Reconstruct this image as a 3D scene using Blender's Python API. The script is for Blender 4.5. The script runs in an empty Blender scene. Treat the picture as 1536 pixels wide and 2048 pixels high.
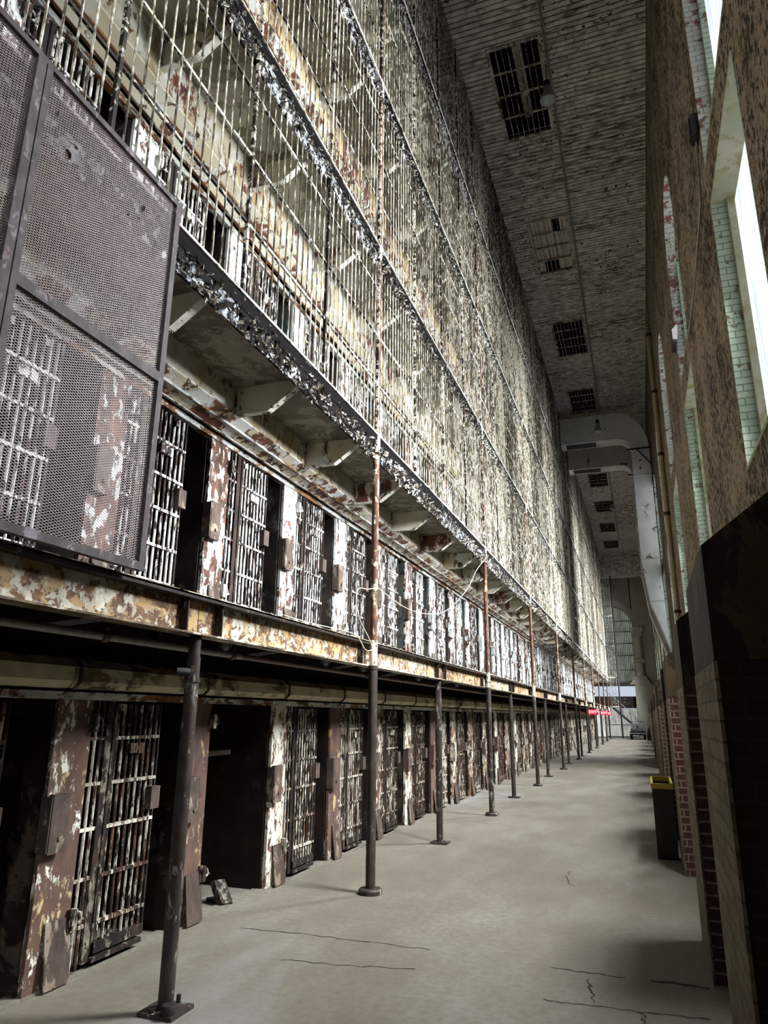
import bpy, math, random
from mathutils import Vector, Matrix
random.seed(7)
C = bpy.context.scene.collection
SC = bpy.context.scene

# ------------------------------------------------------------------ camera
F_PX, YAW, PITCH, ROLL, EYE = 1414.39, 0.343442, 0.279215, 0.009385, 1.65
cy, sy, cp, sp = math.cos(YAW), math.sin(YAW), math.cos(PITCH), math.sin(PITCH)
FWD = Vector((-sy*cp, cy*cp, sp)); RGT = Vector((cy, sy, 0)); UPV = RGT.cross(FWD)
cr, sr = math.cos(ROLL), math.sin(ROLL)
R2 = cr*RGT + sr*UPV; U2 = -sr*RGT + cr*UPV
cam = bpy.data.cameras.new('camera'); co = bpy.data.objects.new('camera', cam); C.objects.link(co)
co.matrix_world = Matrix(((R2.x, U2.x, -FWD.x, 0), (R2.y, U2.y, -FWD.y, 0), (R2.z, U2.z, -FWD.z, EYE), (0, 0, 0, 1)))
cam.sensor_fit = 'AUTO'; cam.sensor_width = 36; cam.lens = F_PX*36/2048
cam.clip_start = 0.02; cam.clip_end = 300
SC.camera = co

def px(x, y, z):
    d = Vector((x, y, z-EYE)); w = d.dot(FWD)
    if w < .05: return None
    return 768+F_PX*d.dot(R2)/w, 1024-F_PX*d.dot(U2)/w
def in_view(x, y0, y1, z0, z1, m=30):
    pts = [px(x, y0+(y1-y0)*a/4, z0+(z1-z0)*b/4) for a in range(5) for b in range(5)]
    return any(p and -m < p[0] < 1536+m and -m < p[1] < 2048+m for p in pts)

# ------------------------------------------------------------------ mesh builder
class MB:
    def __init__(s): s.v = []; s.f = []
    def quad(s, a, b, c, d):
        n = len(s.v); s.v += [a, b, c, d]; s.f.append((n, n+1, n+2, n+3)); return s
    def box(s, x0, x1, y0, y1, z0, z1):
        n = len(s.v)
        s.v += [(x, y, z) for z in (z0, z1) for y in (y0, y1) for x in (x0, x1)]
        s.f += [tuple(n+i for i in q) for q in ((0, 2, 3, 1), (4, 5, 7, 6), (0, 1, 5, 4), (2, 6, 7, 3), (0, 4, 6, 2), (1, 3, 7, 5))]
        return s
    def prism(s, poly, axis, a, b):
        """poly: 2-D outline; axis 'x','y','z' is the extrusion direction"""
        def P(u, w, t): return (t, u, w) if axis == 'x' else (u, t, w) if axis == 'y' else (u, w, t)
        n = len(s.v); k = len(poly)
        s.v += [P(u, w, a) for u, w in poly] + [P(u, w, b) for u, w in poly]
        s.f += [tuple(n+i for i in range(k)), tuple(n+k+i for i in reversed(range(k)))]
        s.f += [(n+i, n+k+i, n+k+(i+1) % k, n+(i+1) % k) for i in range(k)]
        return s
    def tube(s, pts, r, n=8, cap=True):
        pts = [Vector(p) for p in pts]; rs = r if isinstance(r, (list, tuple)) else [r]*len(pts)
        b = len(s.v); prev = None
        for i, p in enumerate(pts):
            t = (pts[min(i+1, len(pts)-1)]-pts[max(i-1, 0)]).normalized()
            if prev is None:
                u = t.orthogonal().normalized()
            else:
                u = (prev-t*prev.dot(t)).normalized()
            prev = u; w = t.cross(u)
            for j in range(n):
                a = 2*math.pi*j/n; q = p+(u*math.cos(a)+w*math.sin(a))*rs[i]; s.v.append(tuple(q))
        for i in range(len(pts)-1):
            for j in range(n):
                s.f.append((b+i*n+j, b+i*n+(j+1) % n, b+(i+1)*n+(j+1) % n, b+(i+1)*n+j))
        if cap:
            s.f.append(tuple(b+j for j in reversed(range(n)))); e = b+(len(pts)-1)*n
            s.f.append(tuple(e+j for j in range(n)))
        return s
    def bar(s, p, q, w, h, up=(0, 0, 1)):
        p = Vector(p); q = Vector(q); t = (q-p).normalized(); u = Vector(up)
        a = t.cross(u)
        if a.length < 1e-4: a = t.orthogonal()
        a.normalize(); c = a.cross(t).normalized(); a *= w/2; c *= h/2
        n = len(s.v)
        for o in (p, q):
            s.v += [tuple(o-a-c), tuple(o+a-c), tuple(o+a+c), tuple(o-a+c)]
        s.f += [tuple(n+i for i in k) for k in ((0, 3, 2, 1), (4, 5, 6, 7), (0, 1, 5, 4), (1, 2, 6, 5), (2, 3, 7, 6), (3, 0, 4, 7))]
        return s
    def lathe(s, prof, n=20, o=(0, 0, 0), cap=True):
        b = len(s.v)
        for r, z in prof:
            for j in range(n):
                a = 2*math.pi*j/n; s.v.append((o[0]+r*math.cos(a), o[1]+r*math.sin(a), o[2]+z))
        for i in range(len(prof)-1):
            for j in range(n):
                s.f.append((b+i*n+j, b+i*n+(j+1) % n, b+(i+1)*n+(j+1) % n, b+(i+1)*n+j))
        if cap:
            s.f.append(tuple(b+j for j in reversed(range(n)))); e = b+(len(prof)-1)*n
            s.f.append(tuple(e+j for j in range(n)))
        return s
    def mesh(s, name, m, smooth=False):
        me = bpy.data.meshes.new(name); me.from_pydata(s.v, [], s.f)
        if m: me.materials.append(m)
        if smooth:
            me.polygons.foreach_set('use_smooth', [True]*len(me.polygons))
            me.set_sharp_from_angle(angle=math.radians(40))
        me.update(); return me
    def build(s, name, m, parent=None, smooth=False, loc=(0, 0, 0)):
        o = bpy.data.objects.new(name, s.mesh(name, m, smooth)); C.objects.link(o)
        if parent: o.parent = parent
        o.location = loc
        return o

def tag(o, label=None, cat=None, group=None, kind=None):
    if label: o['label'] = label
    if cat: o['category'] = cat
    if group: o['group'] = group
    if kind: o['kind'] = kind
    return o
def thing(name, label, cat, loc=(0, 0, 0), group=None, rz=0):
    o = bpy.data.objects.new(name, None); C.objects.link(o); o.location = loc; o.rotation_euler = (0, 0, rz)
    o.empty_display_size = .1
    return tag(o, label, cat, group)
def struct(name, mb, m, parent=None, smooth=False):
    return tag(mb.build(name, m, parent, smooth), kind='structure')
def kids(o): return [k for k in KIDS.get(o.name, [])]
def tree(o):
    return [(c, [(g, []) for g in c.children]) for c in o.children]
def dup(tr, root, loc, label=None):
    r = root.copy(); C.objects.link(r); r.location = loc
    if label: r['label'] = label
    for c, gs in tr:
        k = c.copy(); C.objects.link(k); k.parent = r
        for g, _ in gs:
            j = g.copy(); C.objects.link(j); j.parent = k
    return r
ONES = 'zeroth first second third fourth fifth sixth seventh eighth ninth tenth eleventh twelfth thirteenth fourteenth fifteenth sixteenth seventeenth eighteenth nineteenth'.split()
def nth(n):
    if n < 20: return ONES[n]
    t, u = divmod(n, 10)
    return ['', '', 'twentieth', 'thirtieth', 'fortieth'][t] if u == 0 else ['', '', 'twenty', 'thirty', 'forty'][t]+'-'+ONES[u]

# ------------------------------------------------------------------ materials
def lin(h):
    h = h.lstrip('#'); c = [int(h[i:i+2], 16)/255 for i in (0, 2, 4)]
    return tuple((x/12.92 if x <= .04045 else ((x+.055)/1.055)**2.4) for x in c)+(1,)
class NT:
    def __init__(s, name):
        s.m = bpy.data.materials.new(name); s.m.use_nodes = True; s.t = s.m.node_tree; s.n = s.t.nodes; s.l = s.t.links
        s.b = s.n['Principled BSDF']; s.out = s.n['Material Output']
    def new(s, typ, **kw):
        n = s.n.new(typ)
        for k, v in kw.items(): setattr(n, k, v)
        return n
    def link(s, a, b): s.l.new(a, b)
    def pos(s, scale=(1, 1, 1), off=(0, 0, 0)):
        g = s.new('ShaderNodeNewGeometry'); m = s.new('ShaderNodeMapping')
        m.inputs['Scale'].default_value = scale; m.inputs['Location'].default_value = off
        s.link(g.outputs['Position'], m.inputs['Vector']); return m.outputs['Vector']
    def noise(s, vec, scale, detail=4, rough=.6, dist=0):
        n = s.new('ShaderNodeTexNoise'); n.inputs['Scale'].default_value = scale; n.inputs['Detail'].default_value = detail
        n.inputs['Roughness'].default_value = rough; n.inputs['Distortion'].default_value = dist
        s.link(vec, n.inputs['Vector']); return n.outputs['Fac']
    def ramp(s, fac, stops, interp='LINEAR'):
        r = s.new('ShaderNodeValToRGB'); e = r.color_ramp; e.interpolation = interp
        while len(e.elements) < len(stops): e.elements.new(.5)
        for i, (p, c) in enumerate(stops):
            e.elements[i].position = p
            e.elements[i].color = lin(c) if isinstance(c, str) else (c, c, c, 1)
        s.link(fac, r.inputs['Fac']); return r.outputs['Color']
    def mix(s, fac, a, b):
        m = s.new('ShaderNodeMix', data_type='RGBA')
        if isinstance(fac, (int, float)): m.inputs['Factor'].default_value = fac
        else: s.link(fac, m.inputs['Factor'])
        for v, i in ((a, 'A'), (b, 'B')):
            sock = [q for q in m.inputs if q.name == i and q.type == 'RGBA'][0]
            if isinstance(v, str): sock.default_value = lin(v)
            else: s.link(v, sock)
        return [q for q in m.outputs if q.type == 'RGBA'][0]
    def math(s, op, a, b):
        m = s.new('ShaderNodeMath', operation=op)
        for i, v in enumerate((a, b)):
            if isinstance(v, (int, float)): m.inputs[i].default_value = v
            else: s.link(v, m.inputs[i])
        return m.outputs[0]
    def bump(s, h, strength=.5, dist=.01, normal=None):
        b = s.new('ShaderNodeBump'); b.inputs['Strength'].default_value = strength; b.inputs['Distance'].default_value = dist
        s.link(h, b.inputs['Height'])
        if normal is not None: s.link(normal, b.inputs['Normal'])
        s.link(b.outputs['Normal'], s.b.inputs['Normal']); return b.outputs['Normal']
    def col(s, c):
        if isinstance(c, str): s.b.inputs['Base Color'].default_value = lin(c)
        else: s.link(c, s.b.inputs['Base Color'])
    def rough(s, r): s.b.inputs['Roughness'].default_value = r
MATS = {}
def peel(name, rust, paint, cover=.5, scale=12, st=(1, 1, .55), rnd=.12, under=None, ucov=.45, edge=.025, rough=.7, bump=.6, seed=0.0, big=1.5, spec=.22):
    """old paint flaking off steel: rust tones below, optionally an older coat, then the top coat"""
    N = NT(name)
    v = N.pos(st, (seed*3.1, seed*7.7, seed))
    oi = N.new('ShaderNodeObjectInfo')
    big_n = N.noise(v, big, 2, .5)
    f = N.noise(v, scale, 5, .68, .35)
    t = N.math('ADD', f, N.math('MULTIPLY', N.math('SUBTRACT', oi.outputs['Random'], .5), rnd))
    t = N.math('ADD', t, N.math('MULTIPLY', N.math('SUBTRACT', big_n, .5), .35))
    th = .5+(.5-cover)*.3
    mask = N.ramp(t, [(th-edge, 0.0), (th+edge, 1.0)])
    rn = N.noise(v, scale*.7, 3, .7)
    base = N.ramp(rn, [(.3, rust[0]), (.5, rust[1]), (.68, rust[2])])
    if under:
        u = N.noise(N.pos(st, (11+seed, 3, 5)), scale*.55, 5, .66, .3)
        um = N.ramp(u, [(.5+(.5-ucov)*.3-edge, 0.0), (.5+(.5-ucov)*.3+edge, 1.0)])
        base = N.mix(um, base, under)
    pn = N.noise(N.pos((1, 1, 1), (5, seed, 9)), scale*.5, 2, .6)
    top = N.ramp(pn, [(.35, paint[0]), (.6, paint[1])]) if len(paint) > 1 else paint[0]
    N.col(N.mix(mask, base, top)); N.rough(rough); N.b.inputs['Specular IOR Level'].default_value = spec
    N.bump(mask, bump, .006)
    MATS[name] = N.m; return N.m
RUST = ('#1d1512', '#3c2920', '#5f3d28'); DARK = ('#100d0b', '#221a16', '#3a2a20')
M = {}
M['plate'] = peel('peeling_plate', ('#453430', '#584640', '#6b5040'), ('#dcdacf', '#bdb8a4'), .4, 13, under='#a48f62', ucov=.12, rnd=.34)
M['plate0'] = peel('brown_plate', ('#4c3a33', '#5a463e', '#66503f'), ('#e0dfd6', '#c8c4b2'), .22, 13, under='#b8a47c', ucov=.12, rnd=0, big=2)
M['platew'] = peel('cream_plate', ('#3a2b25', '#5c4438', '#7a5238'), ('#d8d5c8', '#c0bcaa'), .6, 14, under='#a08a62', ucov=.2, rnd=.2)
M['plate2'] = peel('white_peeling_plate', ('#1e1714', '#4a342b', '#7a4a38'), ('#dfe4e6', '#bfc4bf'), .62, 13, under='#5a4038', ucov=.25, rnd=.2)
M['bar'] = peel('flaking_bars', ('#15100d', '#33261f', '#6a4a36'), ('#cfc9bc', '#9a9386'), .4, 24, (1, 1, .3), rnd=.12)
M['bar2'] = peel('white_flaking_bars', ('#0e0b0a', '#2a1d18', '#4c3024'), ('#e0e3e2', '#b0aea4'), .55, 24, (1, 1, .3), rnd=.1)
M['cage'] = peel('cage_bars', ('#14110d', '#3a332a', '#6a604c'), ('#e6e2d6', '#a89e86'), .5, 34, (1, 1, .2), rnd=.1, edge=.05)
M['flat'] = peel('cage_flats', ('#0c0a09', '#1f1915', '#3c3026'), ('#e2ded2', '#a8a08c'), .42, 18, (.8, .5, .8), rnd=.1)
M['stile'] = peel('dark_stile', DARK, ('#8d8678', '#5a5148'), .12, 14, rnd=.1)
M['rustp'] = peel('rust_plate', ('#3a302b', '#4a3f39', '#5c4c42'), ('#8d8272', '#77695c'), .12, 9, rnd=.1, bump=.2)
M['lintel'] = peel('lintel_strip', ('#2a1d15', '#5a3a22', '#8a5f3a'), ('#c9c6ba', '#9aa0a0'), .5, 9, (1, .4, 1), rnd=.1)
M['hous'] = peel('cream_housing', ('#2c2118', '#5c4a36', '#7a6a50'), ('#c2b594', '#a59c80'), .84, 5, (1, .5, 1), rnd=.1, bump=.2, edge=.04)
M['girder'] = peel('girder_web', ('#3a2a22', '#664a36', '#84664a'), ('#cdc9bc', '#a59d8a'), .34, 17, (1, .8, .9), under='#a88c60', ucov=.42, rnd=.12)
M['flange'] = peel('girder_flange', ('#2a2019', '#5a4a38', '#8a7a60'), ('#c9c2b0', '#9a917e'), .5, 12, (1, .5, 1), rnd=.1)
M['col'] = peel('rusted_column', ('#2a2422', '#38302c', '#463c36'), ('#77706a', '#8f8a82'), .08, 16, (1, 1, .4), rnd=.06, bump=.2, rough=.5)
M['colup'] = peel('upper_column', ('#3a241a', '#4f3324', '#6a4832'), ('#c8bfa0', '#a2977c'), .12, 16, (1, 1, .5), rnd=.06, bump=.3, under='#8d7440', ucov=.0)
M['collar'] = peel('white_collar', RUST, ('#e8e6da', '#cfcab8'), .75, 16, rnd=.05)
M['cream'] = peel('cream_wall', ('#3a2a22', '#6a4a3a', '#7c4a40'), ('#cfc3a2', '#d9d4c4'), .66, 6, under='#e4e6e4', ucov=.4, rnd=.2)
M['wallup'] = peel('upper_wall', ('#3a2824', '#6d3f36', '#4a3830'), ('#ced0cc', '#b3a88e'), .58, 8, under='#a3926c', ucov=.55, rnd=.3, big=.8)
M['soffit'] = peel('gallery_soffit', ('#5f594c', '#726c5e', '#7c7668'), ('#8d897c', '#9c9687'), .66, 5, (1, 1, 1), rnd=.2, bump=.3)
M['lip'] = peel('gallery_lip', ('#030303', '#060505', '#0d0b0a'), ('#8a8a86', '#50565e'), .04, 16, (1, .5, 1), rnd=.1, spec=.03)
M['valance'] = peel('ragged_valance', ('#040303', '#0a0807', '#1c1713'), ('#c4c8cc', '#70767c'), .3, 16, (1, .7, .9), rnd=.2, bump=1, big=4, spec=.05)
M['edge'] = peel('lip_edge', ('#2a241f', '#5a5248', '#8a8274'), ('#f0eee6', '#d0ccc0'), .72, 14, (1, .5, 1), rnd=.05)
M['screenf'] = peel('screen_frame', ('#3d3635', '#4a4344', '#5a5052'), ('#7d7880', '#6a5a5a'), .2, 14, (1, 1, .6), rnd=.1, bump=.15)
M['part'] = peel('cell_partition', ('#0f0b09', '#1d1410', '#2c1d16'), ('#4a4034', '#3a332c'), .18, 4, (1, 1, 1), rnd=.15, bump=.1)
M['part2'] = peel('teal_partition', ('#14110f', '#2a2420', '#3a3028'), ('#3c4f55', '#5d5a4c'), .55, 4, (1, 1, 1), rnd=.4, bump=.15)
M['brownwall'] = peel('peeling_brown_wall', ('#0d0a08', '#241c14', '#453722'), ('#857563', '#90806a'), .55, 15, (1, 1, .7), under='#7d6a42', ucov=.25, rnd=0, rough=.85, bump=.9, edge=.03)
M['soffw'] = peel('window_soffit', ('#7a764e', '#8f8a60', '#9a9474'), ('#a8a592', '#989a80'), .6, 5, (1, 1, 1), rnd=0, bump=.1, edge=.06)
M['boards'] = peel('boarding', ('#2a261f', '#5a544a', '#77705f'), ('#b9b4a4', '#928c7c'), .6, 7, (1, .4, 1), rnd=.1)
M['duct'] = peel('painted_duct', ('#45433c', '#5a574e', '#6a675c'), ('#dcdeda', '#cccec8'), .97, 2.2, (1, 1, 1), rnd=0, bump=.1)
M['coping'] = peel('pier_plaster', ('#1a1410', '#2c2119', '#3d2e22'), ('#54442f', '#463828'), .4, 6, (1, 1, .5), rnd=.05, bump=.3)
M['ceil'] = peel('flaking_ceiling', ('#37322a', '#625c50', '#8a8478'), ('#d2cfc5', '#aaa69d'), .8, 9, (.28, 1, 1), rnd=0, rough=.85, bump=.6, big=.35, edge=.06)
def plain(name, c, rough=.6, metal=0.0, var=.25, scale=20):
    N = NT(name); f = N.noise(N.pos(), scale, 4, .6)
    h = lin(c)
    r = N.ramp(f, [(.3, 0.0), (.7, 1.0)])
    d = N.new('ShaderNodeMix', data_type='RGBA'); N.link(r, d.inputs['Factor'])
    ab = [q for q in d.inputs if q.type == 'RGBA']
    ab[0].default_value = tuple(x*(1-var) for x in h[:3])+(1,); ab[1].default_value = tuple(min(1, x*(1+var)) for x in h[:3])+(1,)
    N.link([q for q in d.outputs if q.type == 'RGBA'][0], N.b.inputs['Base Color'])
    N.rough(rough); N.b.inputs['Metallic'].default_value = metal
    return N.m
M['plaster'] = plain('end_plaster', '#8d897d', .85, 0, .15, 1.5)
M['black'] = plain('black_steel', '#15120f', .7)
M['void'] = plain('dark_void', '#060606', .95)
M['wire'] = plain('mesh_wire', '#9c8c8c', .5)
M['grey'] = plain('grey_metal', '#6a6a66', .45, .4)
M['downgrey'] = plain('dim_grey_metal', '#4a4c4c', .6)
M['pipe'] = plain('grey_pipe', '#85827a', .5, .1)
M['piper'] = plain('brown_pipe', '#6a4a40', .5)
M['downpipe'] = plain('tan_downpipe', '#8c7a5e', .5)
M['cable'] = plain('cream_cable', '#c9c4ae', .6)
M['wood'] = plain('pale_board', '#b9aea0', .7)
M['yellow'] = plain('yellow_rim', '#a8902f', .6)
M['binwood'] = plain('bin_wood', '#25231b', .7)
M['ash'] = plain('ash_fill', '#6b665b', .9)
M['redplate'] = plain('red_steel', '#4c2a22', .6)
M['rubber'] = plain('rubber', '#0c0c0c', .8)
M['cart'] = plain('cart_paint', '#12161a', .35)
M['chrome'] = plain('bright_metal', '#a8acae', .3, .7)
M['flake'] = peel('paint_flakes', ('#1d1915', '#5a5248', '#8f8778'), ('#dcdad2', '#aaa698'), .42, 40, rnd=.1, spec=.1)
M['flaked'] = peel('dark_flakes', ('#1a1613', '#3a332b', '#5a5246'), ('#c9c2b0', '#a29a86'), .4, 30, rnd=.1)
def glass():
    N = NT('lamp_glass'); N.col('#a9b5b0'); N.rough(.25); N.b.inputs['Alpha'].default_value = 1
    N.b.inputs['Transmission Weight'].default_value = .35; return N.m
M['lens'] = glass()
def brick(name, c1, c2, mort, scale=1.0, axis='y'):
    N = NT(name); g = N.new('ShaderNodeNewGeometry'); sx = N.new('ShaderNodeSeparateXYZ'); cx = N.new('ShaderNodeCombineXYZ')
    N.link(g.outputs['Position'], sx.inputs[0]); N.link(N.math('ADD', sx.outputs['X'], sx.outputs['Y']), cx.inputs['X']); N.link(sx.outputs['Z'], cx.inputs['Y'])
    b = N.new('ShaderNodeTexBrick'); N.link(cx.outputs[0], b.inputs['Vector'])
    b.inputs['Color1'].default_value = lin(c1); b.inputs['Color2'].default_value = lin(c2); b.inputs['Mortar'].default_value = lin(mort)
    b.inputs['Scale'].default_value = 1; b.inputs['Brick Width'].default_value = .21; b.inputs['Row Height'].default_value = .075; b.inputs['Mortar Size'].default_value = .007
    n = N.noise(N.pos((1, 1, 1)), 14, 5, .65)
    N.col(N.mix(N.ramp(n, [(.45, 0.0), (.75, .6)]), b.outputs['Color'], '#1d1512')); N.rough(.85)
    inv = N.math('SUBTRACT', 1.0, b.outputs['Fac']); N.bump(N.math('ADD', inv, N.math('MULTIPLY', n, .3)), .6, .008)
    return N.m
def painted_brick(name, paint, bare, mort, cover, scale=7):
    N = NT(name); g = N.new('ShaderNodeNewGeometry'); sx = N.new('ShaderNodeSeparateXYZ'); cx = N.new('ShaderNodeCombineXYZ')
    N.link(g.outputs['Position'], sx.inputs[0]); N.link(N.math('ADD', sx.outputs['X'], sx.outputs['Y']), cx.inputs['X']); N.link(sx.outputs['Z'], cx.inputs['Y'])
    b = N.new('ShaderNodeTexBrick'); N.link(cx.outputs[0], b.inputs['Vector'])
    b.inputs['Color1'].default_value = (0, 0, 0, 1); b.inputs['Color2'].default_value = (1, 1, 1, 1); b.inputs['Mortar'].default_value = (.5, .5, .5, 1)
    b.inputs['Scale'].default_value = 1; b.inputs['Brick Width'].default_value = .21; b.inputs['Row Height'].default_value = .078; b.inputs['Mortar Size'].default_value = .006
    n = N.noise(N.pos(), scale, 5, .65)
    f = N.math('ADD', n, N.math('MULTIPLY', N.math('SUBTRACT', b.outputs['Color'], .5), .22))
    th = .5+(.5-cover)*.36
    mk = N.ramp(f, [(th-.03, 0.0), (th+.03, 1.0)])
    top = N.ramp(N.noise(N.pos(), 4, 4, .6), [(.35, paint[0]), (.65, paint[1])])
    c = N.mix(mk, N.ramp(n, [(.3, bare[0]), (.7, bare[1])]), top)
    N.col(N.mix(N.math('MULTIPLY', b.outputs['Fac'], .75), c, mort)); N.rough(.85)
    N.bump(N.math('ADD', N.math('SUBTRACT', 1.0, b.outputs['Fac']), N.math('MULTIPLY', mk, .5)), .7, .008)
    return N.m
M['greenj'] = painted_brick('green_painted_brick', ('#8aa08a', '#a6b09e'), ('#5f4a3c', '#6d5a4a'), '#4d5648', .86)
M['whitej'] = painted_brick('white_painted_brick', ('#b6b5ac', '#9c9c90'), ('#66362e', '#7a4a3e'), '#6a6860', .74)
M['pierface'] = painted_brick('tan_painted_brick', ('#83765f', '#71654f'), ('#5a4d3a', '#665844'), '#4a4030', .6, 16)
M['shadebrick'] = brick('shade_tinted_brick', '#1c100d', '#241410', '#2c2620')  # red brick with the nearest pier's shade put into its colours
M['brick'] = brick('red_brick', '#42201b', '#522822', '#857a68')
def floor_mat():
    N = NT('concrete_floor')
    a = N.noise(N.pos((1, .5, 1)), 1.1, 6, .62); b = N.noise(N.pos(), 18, 5, .65); c = N.noise(N.pos((1, .35, 1), (4, 9, 0)), .55, 4, .6, .4)
    base = N.ramp(a, [(.28, '#615a50'), (.5, '#746d62'), (.72, '#86827a')])
    base = N.mix(N.ramp(b, [(.35, .5), (.6, 0.0)]), base, '#5c554b')
    base = N.mix(N.ramp(c, [(.56, 0.0), (.7, .6)]), base, '#8f9292')
    d = N.noise(N.pos((1, 1, 1), (2, 2, 2)), 60, 2, .5)
    base = N.mix(N.ramp(d, [(.7, 0.0), (.74, .8)]), base, '#4a433b')
    N.col(base); N.rough(.55)
    N.bump(N.math('ADD', b, N.math('MULTIPLY', a, 2)), .25, .006); return N.m
M['floor'] = floor_mat()
M['crack'] = plain('crack_line', '#2e2a25', .9)
def pane(name, c, strength, dim='#c4d2de'):
    N = NT(name); f = N.noise(N.pos((1, 3.5, .5)), 1.6, 4, .5, .8)
    r = N.ramp(f, [(.35, dim), (.55, c), (.7, '#ffffff' if dim == '#c4d2de' else c)])
    N.b.inputs['Base Color'].default_value = (.05, .05, .05, 1); N.link(r, N.b.inputs['Emission Color'])
    N.b.inputs['Emission Strength'].default_value = strength; N.rough(.3); N.m.cycles.emission_sampling = 'NONE'; return N.m
PANE_S = 1.0
M['pane'] = pane('daylit_frosted_glass', '#eef4fa', PANE_S)
M['panefar'] = pane('daylit_end_glass', '#b4bdac', .34, '#8f9888')
M['panedoor'] = pane('daylit_doorway', '#e6e8e2', .8, '#9aa096')
def emit(name, c, s):
    N = NT(name); N.col('#200404'); N.b.inputs['Emission Color'].default_value = lin(c); N.b.inputs['Emission Strength'].default_value = s; return N.m
M['exit'] = emit('red_exit_face', '#ff2036', 1.6); M['exitt'] = emit('exit_letters', '#ffd0d0', 2.2)

# ------------------------------------------------------------------ dimensions
XF = -3.627                 # face of the cell fronts
S0, PITCHY = 3.83, 1.4825   # plate edge of the first cell beside the mesh screen, spacing
XC = -2.607                 # line of the cage and tall columns
TIER = [0, 2.384, 4.71, 7.20, 9.75, 12.30]
ZC = 15.2; XW = 1.19; YE = 64.0
KMAX = 38

# ------------------------------------------------------------------ floor, ceiling, walls
fl = MB(); fl.quad((-6, -20, 0), (2, -20, 0), (2, YE+8, 0), (-6, YE+8, 0)); fl.quad((-6, -20, -.2), (-6, YE+8, -.2), (2, YE+8, -.2), (2, -20, -.2))
FLOOR = struct('floor', fl, M['floor'])
def crack(pts, w):
    m = MB(); out = []
    for (a, b), (c, d) in zip(pts, pts[1:]):
        for i in range(6):
            t = i/6; out.append((a+(c-a)*t+random.uniform(-.018, .018), b+(d-b)*t+random.uniform(-.018, .018)))
    out.append(pts[-1])
    for (a, b), (c, d) in zip(out, out[1:]):
        L = math.hypot(c-a, d-b) or 1; u, v = -(d-b)/L, (c-a)/L; k = w*random.uniform(.4, 1.2)/2
        m.quad((a-u*k, b-v*k, .0015), (c-u*k, d-v*k, .0015), (c+u*k, d+v*k, .0015), (a+u*k, b+v*k, .0015))
    return m
def gp(x, y):   # floor point seen at a place measured in the photograph
    d = R2*((x-768)/F_PX)-U2*((y-1024)/F_PX)+FWD; t = -EYE/d.z; return (t*d.x, t*d.y)
for i, (pp, w) in enumerate([([(1105, 1934), (1170, 1945), (1250, 1955)], .02), ([(1300, 1962), (1360, 1968), (1420, 1978)], .035), ([(1085, 2000), (1150, 2008), (1260, 2022), (1340, 2030), (1420, 2040)], .016),
                 ([(1178, 1958), (1183, 1985), (1188, 2006)], .012), ([(1280, 2024), (1288, 2040), (1284, 2060)], .012), ([(1140, 1742), (1132, 1755), (1140, 1768), (1150, 1773)], .012),
                 ([(480, 1856), (600, 1868), (720, 1882), (860, 1900)], .016), ([(560, 1920), (700, 1932), (830, 1938)], .012), ([(265, 1900), (400, 1830), (600, 1748), (800, 1660)], .012)]):
    struct('trim_crack', crack([gp(*p) for p in pp], w), M['crack'], FLOOR)
# sill strip in front of the cells
struct('baseboard_left', MB().box(XF-.12, XF+.02, 1.0, 61.5, 0, .012), M['ash'])

VENTS = [(7.25, 2.5), (13.02, 2.5), (18.8, 2.55), (24.5, 2.5), (30.3, 2.5), (36.1, 2.5), (41.9, 2.5), (47.7, 2.5), (53.5, 2.5), (59.2, 2.5)]
VX0, VX1 = -1.95, -.94
cm = MB(); y = -20.0; P = .125; G = .032
while y < YE+1:
    hole = [v for v in VENTS if v[0]-v[1]/2 < y+P/2 < v[0]+v[1]/2]
    for a, b in ([(-6, VX0), (VX1, 1.5)] if hole else [(-6, 1.5)]):
        dz = random.uniform(-.006, .006)
        cm.quad((a, y+G, ZC+dz), (a, y+P, ZC+dz), (b, y+P, ZC+dz), (b, y+G, ZC+dz))
        cm.quad((a, y, ZC+.09), (a, y+G, ZC+.09), (b, y+G, ZC+.09), (b, y, ZC+.09))
        cm.quad((a, y+G, ZC+.09), (a, y+G, ZC+dz), (b, y+G, ZC+dz), (b, y+G, ZC+.09))
        cm.quad((a, y+P, ZC+dz), (a, y+P, ZC+.09), (b, y+P, ZC+.09), (b, y+P, ZC+dz))
    y += P
CEIL = struct('ceiling', cm, M['ceil'])
# curled paint hanging from the ceiling boards (nobody could count it)
fk = MB()
def flake(m, p, s, nrm):
    """one curled chip of paint hanging by one edge"""
    p = Vector(p); t = Vector((random.uniform(-1, 1), random.uniform(-1, 1), random.uniform(-1, 1))); n = Vector(nrm)
    t = (t-n*t.dot(n)).normalized(); w = (n+Vector((random.uniform(-.6, .6), random.uniform(-.6, .6), random.uniform(-.9, .1)))).normalized()
    a = t*s*random.uniform(.4, 1); L = s*random.uniform(.6, 1.6)
    q = p+w*L*.6; e = q+(w+Vector((random.uniform(-1, 1), random.uniform(-1, 1), random.uniform(-.5, .5)))).normalized()*L*.5
    m.quad(tuple(p-a), tuple(p+a), tuple(q+a*.9), tuple(q-a*.9)); m.quad(tuple(q-a*.9), tuple(q+a*.9), tuple(e+a*.5), tuple(e-a*.6))
for i in range(9000):
    yy = 3+random.random()**1.6*48; xx = random.uniform(-2.6, 1.15)
    if any(abs(yy-v[0]) < v[1]/2 for v in VENTS) and VX0 < xx < VX1: continue
    if math.sin(xx*2.1+yy*.7)+math.sin(yy*1.3-xx)+random.uniform(-1.2, 1.2) < .2: continue
    flake(fk, (xx, yy, ZC), random.uniform(.015, .05), (0, 0, -1))
tag(fk.build('paint_flakes', M['flaked'], CEIL), kind='stuff')

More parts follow.
